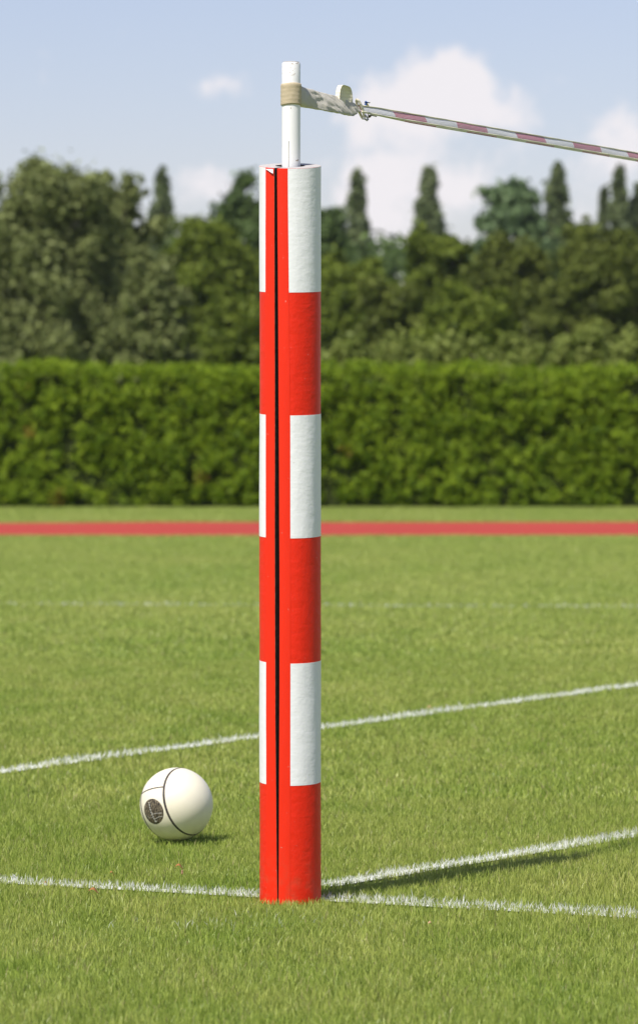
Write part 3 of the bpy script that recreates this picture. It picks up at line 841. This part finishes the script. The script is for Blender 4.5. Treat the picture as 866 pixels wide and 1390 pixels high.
tree(690, 312, 170, 126, 'olive', 'broad olive green tree in front of the layered pine', gb, 43, 20000)
tree(800, 298, 170, 120, 'olive', 'dense olive tree below the poplar trio', gb, 44, 20000)
tree(-420, 250, 260, 112, 'mid', 'green tree far beyond the left edge', gb, 51, 12000)
tree(900, 302, 160, 122, 'olive', 'dense olive tree cut by the right edge', gb, 45, 16000)
tree(1010, 290, 200, 121, 'mid', 'green tree beyond the right edge', gb, 46, 12000)
tree(640, 385, 150, 98, 'mid', 'low spreading green tree nearest the hedge below the pines', gb, 47, 14000)
tree(330, 400, 150, 98, 'mid', 'low spreading green tree nearest the hedge left of the post', gb, 48, 14000)
# distant woodland closing the gaps
rg = np.random.default_rng(5)
C, R = [], []
for i in range(1900):
    x = rg.uniform(-55, 55); topz = 7.9 + 0.9 * math.sin(x * .7) + 0.7 * math.sin(x * 1.9 + 1)
    C.append((x, 185 + rg.uniform(-4, 4), topz * rg.uniform(0.05, 1) ** 0.8)); R.append(rg.uniform(0.5, 1.0))
tag(leaves(C, R, 100000, 0.30, M['darkcrown'], 'woodland', None, zs=0.8, seed=5), 'dark mass of woodland closing the gaps behind the trees', 'woodland', kind='stuff')

# pale shrubs above the hedge
for i, (px, ty, w, Y, lb) in enumerate([
        (470, 460, 80, 66, 'pale shrub just right of the post peeping over the hedge'),
        (545, 456, 90, 68, 'pale shrub over the hedge, second to the right of the post'),
        (620, 442, 100, 69, 'taller pale shrub over the hedge under the low spreading tree'),
        (705, 450, 100, 67, 'pale shrub over the hedge below the layered pine'),
        (790, 442, 110, 68, 'broad light green shrub over the hedge near the right edge'),
        (870, 448, 100, 66, 'yellowish shrub over the hedge cut by the right edge')]):
    X = at(px, Y); H = zat(ty, Y); Wd = w / F * Y
    root = tag(empty('shrub', (X, Y, 0)), lb, 'shrub', 'pale shrubs peeping over the hedge')
    rg = np.random.default_rng(60 + i); C, R = [], []
    for k in range(110):
        h = rg.uniform(0.1, 1); e = math.sqrt(max(.02, 1 - ((h - .35) / .68) ** 2)); a = rg.uniform(0, TAU); q = Wd * .62 * e * rg.uniform(.1, 1) ** .5
        C.append((X + math.cos(a) * q, Y + math.sin(a) * q * .7, h * H * .95)); R.append(rg.uniform(.05, .16))
    leaves(C, R, 9000, 0.075, M['shrub'], 'foliage', root, zs=1.3, seed=70 + i)
    v, f = merge([tube([Vector((X, Y, -.05)), Vector((X + rg.uniform(-.2, .2), Y, H * .4)), Vector(C[k])], [.03, .02, .006], 6) for k in range(12)])
    meshobj('stem', v, f, M['bark'], root)

# the clipped hedge
hedge = tag(empty('clipped_hedge', (0, 61.8, 0)), 'long clipped green hedge running right across behind the red track', 'hedge')
rg = np.random.default_rng(9)
X0, X1, Y0, Y1, HH = -15.0, 15.0, 61.2, 62.5, 1.93
C, R = [], []
def hump(x): return 0.035 * math.sin(x * 1.3) + 0.025 * math.sin(x * 3.1 + 1)
for i in range(5200):                       # face towards the field: overlapping sprays
    x = rg.uniform(X0, X1); z = rg.uniform(0.05, HH - 0.02)
    C.append((x, Y0 + rg.uniform(-0.03, 0.13) + 0.05 * math.sin(x * 2 + z * 3), z + hump(x) * z / HH)); R.append(rg.uniform(0.05, 0.13))
for i in range(1100):                       # top
    x = rg.uniform(X0, X1); C.append((x, rg.uniform(Y0, Y1), HH + hump(x) + rg.uniform(-0.04, 0.03))); R.append(rg.uniform(0.05, 0.11))
for i in range(420):                        # sprigs the shears missed
    x = rg.uniform(X0, X1); C.append((x, rg.uniform(Y0 + .05, Y1), HH + hump(x) + rg.uniform(0.03, 0.11))); R.append(rg.uniform(0.02, 0.05))
leaves(C, R, 340000, 0.033, M['hedge'], 'foliage', hedge, zs=1.1, seed=10, dead=True, elong=1.7, up=0.5)
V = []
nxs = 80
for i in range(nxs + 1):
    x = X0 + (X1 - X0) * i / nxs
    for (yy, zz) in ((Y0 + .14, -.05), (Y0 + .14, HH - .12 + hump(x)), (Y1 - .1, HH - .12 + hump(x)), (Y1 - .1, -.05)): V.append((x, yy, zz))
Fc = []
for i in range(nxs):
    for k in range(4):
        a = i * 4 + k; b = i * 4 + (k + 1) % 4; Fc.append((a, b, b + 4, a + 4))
meshobj('dark_core', V, Fc, M['hedge_core'], hedge, smooth=False)  # solid dark body behind the leaves, painted as the shaded gaps

# ------------------------------------------------------------------ light, sky, camera
EL = math.radians(55.0)
SV = Vector((-0.575 * math.cos(EL), -0.818 * math.cos(EL), math.sin(EL)))
sun = bpy.data.lights.new('sun', 'SUN'); sun.energy = 4.6; sun.angle = math.radians(0.5); sun.color = (1.0, 0.955, 0.88)
so = bpy.data.objects.new('sun', sun); COL.objects.link(so); so.rotation_euler = SV.to_track_quat('Z', 'Y').to_euler(); so.location = (-5, -5, 12)
w = bpy.data.worlds.new('World'); scn.world = w; w.use_nodes = True
g = N(w)
sky = g.n('ShaderNodeTexSky', sky_type='NISHITA'); sky.sun_disc = False; sky.sun_elevation = EL; sky.sun_rotation = math.atan2(SV.x, SV.y)
sky.altitude = 100; sky.air_density = 1.0; sky.dust_density = 0.6; sky.ozone_density = 2.0
dirv = g.n('ShaderNodeTexCoord').outputs['Generated']
sp = g.n('ShaderNodeSeparateXYZ'); g.set(sp.inputs[0], dirv)
yy = g.math('MAXIMUM', g.math('ABSOLUTE', sp.outputs[1]), 0.05)
u = g.math('DIVIDE', sp.outputs[0], yy); vv = g.math('DIVIDE', sp.outputs[2], yy)
nz_ = g.noise(75, 5, dirv, 0.6)
nfine = g.noise(210, 5, dirv, 0.6)
tot = None
for (px, py, a, b, s_) in [(594, 110, 76, 48, 1.0), (625, 92, 40, 34, 0.55), (560, 150, 95, 42, 0.8), (545, 232, 100, 42, 0.95), (500, 262, 60, 40, 0.7), (640, 265, 60, 30, 0.5), (850, 200, 80, 50, 1.0), (680, 150, 50, 40, 0.5), (500, 160, 60, 40, 0.5),
                           (302, 113, 50, 24, 0.8), (290, 250, 56, 36, 0.85), (140, 280, 60, 30, 0.6), (525, 310, 55, 45, 0.9), (790, 290, 80, 40, 0.5), (700, 190, 60, 60, 0.3),
                           (-260, 120, 120, 60, 0.8), (1150, 90, 140, 60, 0.9)]:
    du = g.math('MULTIPLY', g.math('SUBTRACT', u, (px - CX) / F), F / a)
    dv = g.math('MULTIPLY', g.math('SUBTRACT', vv, (HZ - py) / F), F / b)
    r2 = g.math('ADD', g.math('MULTIPLY', du, du), g.math('MULTIPLY', dv, dv))
    e = g.math('MULTIPLY', g.math('EXPONENT', g.math('MULTIPLY', r2, -1.0)), s_)
    tot = e if tot is None else g.math('ADD', tot, e)
gen = g.math('MULTIPLY', g.rng(g.noise(3.5, 5, dirv), 0.5, 0.75), g.rng(sp.outputs[2], 0.12, 0.3))
tot = g.math('ADD', tot, g.math('MULTIPLY', g.math('SUBTRACT', nz_, 0.5), 1.5))
tot = g.math('ADD', tot, g.math('MULTIPLY', g.math('SUBTRACT', nfine, 0.5), 1.1))
cl = g.math('MAXIMUM', g.rng(tot, 0.30, 1.05, 0, 0.95, True), g.math('MULTIPLY', gen, 0.25))
hsv = g.mix(0.12, sky.outputs[0], c4(5.0, 5.5, 6.6))
tint = g.n('ShaderNodeMix', data_type='RGBA', blend_type='MULTIPLY'); tint.inputs[0].default_value = 1.0
g.set(tint.inputs[6], hsv); tint.inputs[7].default_value = c4(1.09, 0.972, 1.07)
skycol = g.mix(cl, tint.outputs[2], c4(7.9, 7.6, 7.85))
bg = g.n('ShaderNodeBackground'); g.set(bg.inputs[0], skycol); bg.inputs[1].default_value = 0.09
g.t.links.new(bg.outputs[0], g.out.inputs[0])

if True:
    hb = []
    for z in (-1.0, 17.5):
        hb += [(-90, -25, z), (90, -25, z), (90, 262, z), (-90, 262, z)]
    m, hg = newmat('thin_haze')
    pv_ = hg.n('ShaderNodeVolumePrincipled'); pv_.inputs['Color'].default_value = c4(0.86, 0.92, 1.0); pv_.inputs['Density'].default_value = 0.00010
    hg.t.links.new(pv_.outputs[0], hg.out.inputs['Volume'])
    hz = meshobj('haze', hb, [(3, 2, 1, 0), (4, 5, 6, 7), (0, 1, 5, 4), (1, 2, 6, 5), (2, 3, 7, 6), (3, 0, 4, 7)], m, smooth=False)
    tag(hz, 'thin summer haze in the air over the field and trees', 'haze', kind='stuff')
cam = bpy.data.cameras.new('camera'); co = bpy.data.objects.new('camera', cam); COL.objects.link(co); scn.camera = co
co.location = (0, 0, HC); co.rotation_euler = (math.radians(90), 0, 0)
cam.sensor_fit = 'HORIZONTAL'; cam.sensor_width = 24.0; cam.lens = F / 866 * 24.0
cam.shift_y = -(695 - HZ) / 866
cam.clip_start = 0.1; cam.clip_end = 6000
cam.dof.use_dof = True; cam.dof.focus_distance = 10.9; cam.dof.aperture_fstop = 7.4
vs = scn.view_settings; vs.view_transform = 'Standard'; vs.look = 'None'; vs.gamma = 1; vs.exposure = 0.35
scn.render.resolution_x = 637; scn.render.resolution_y = 1024
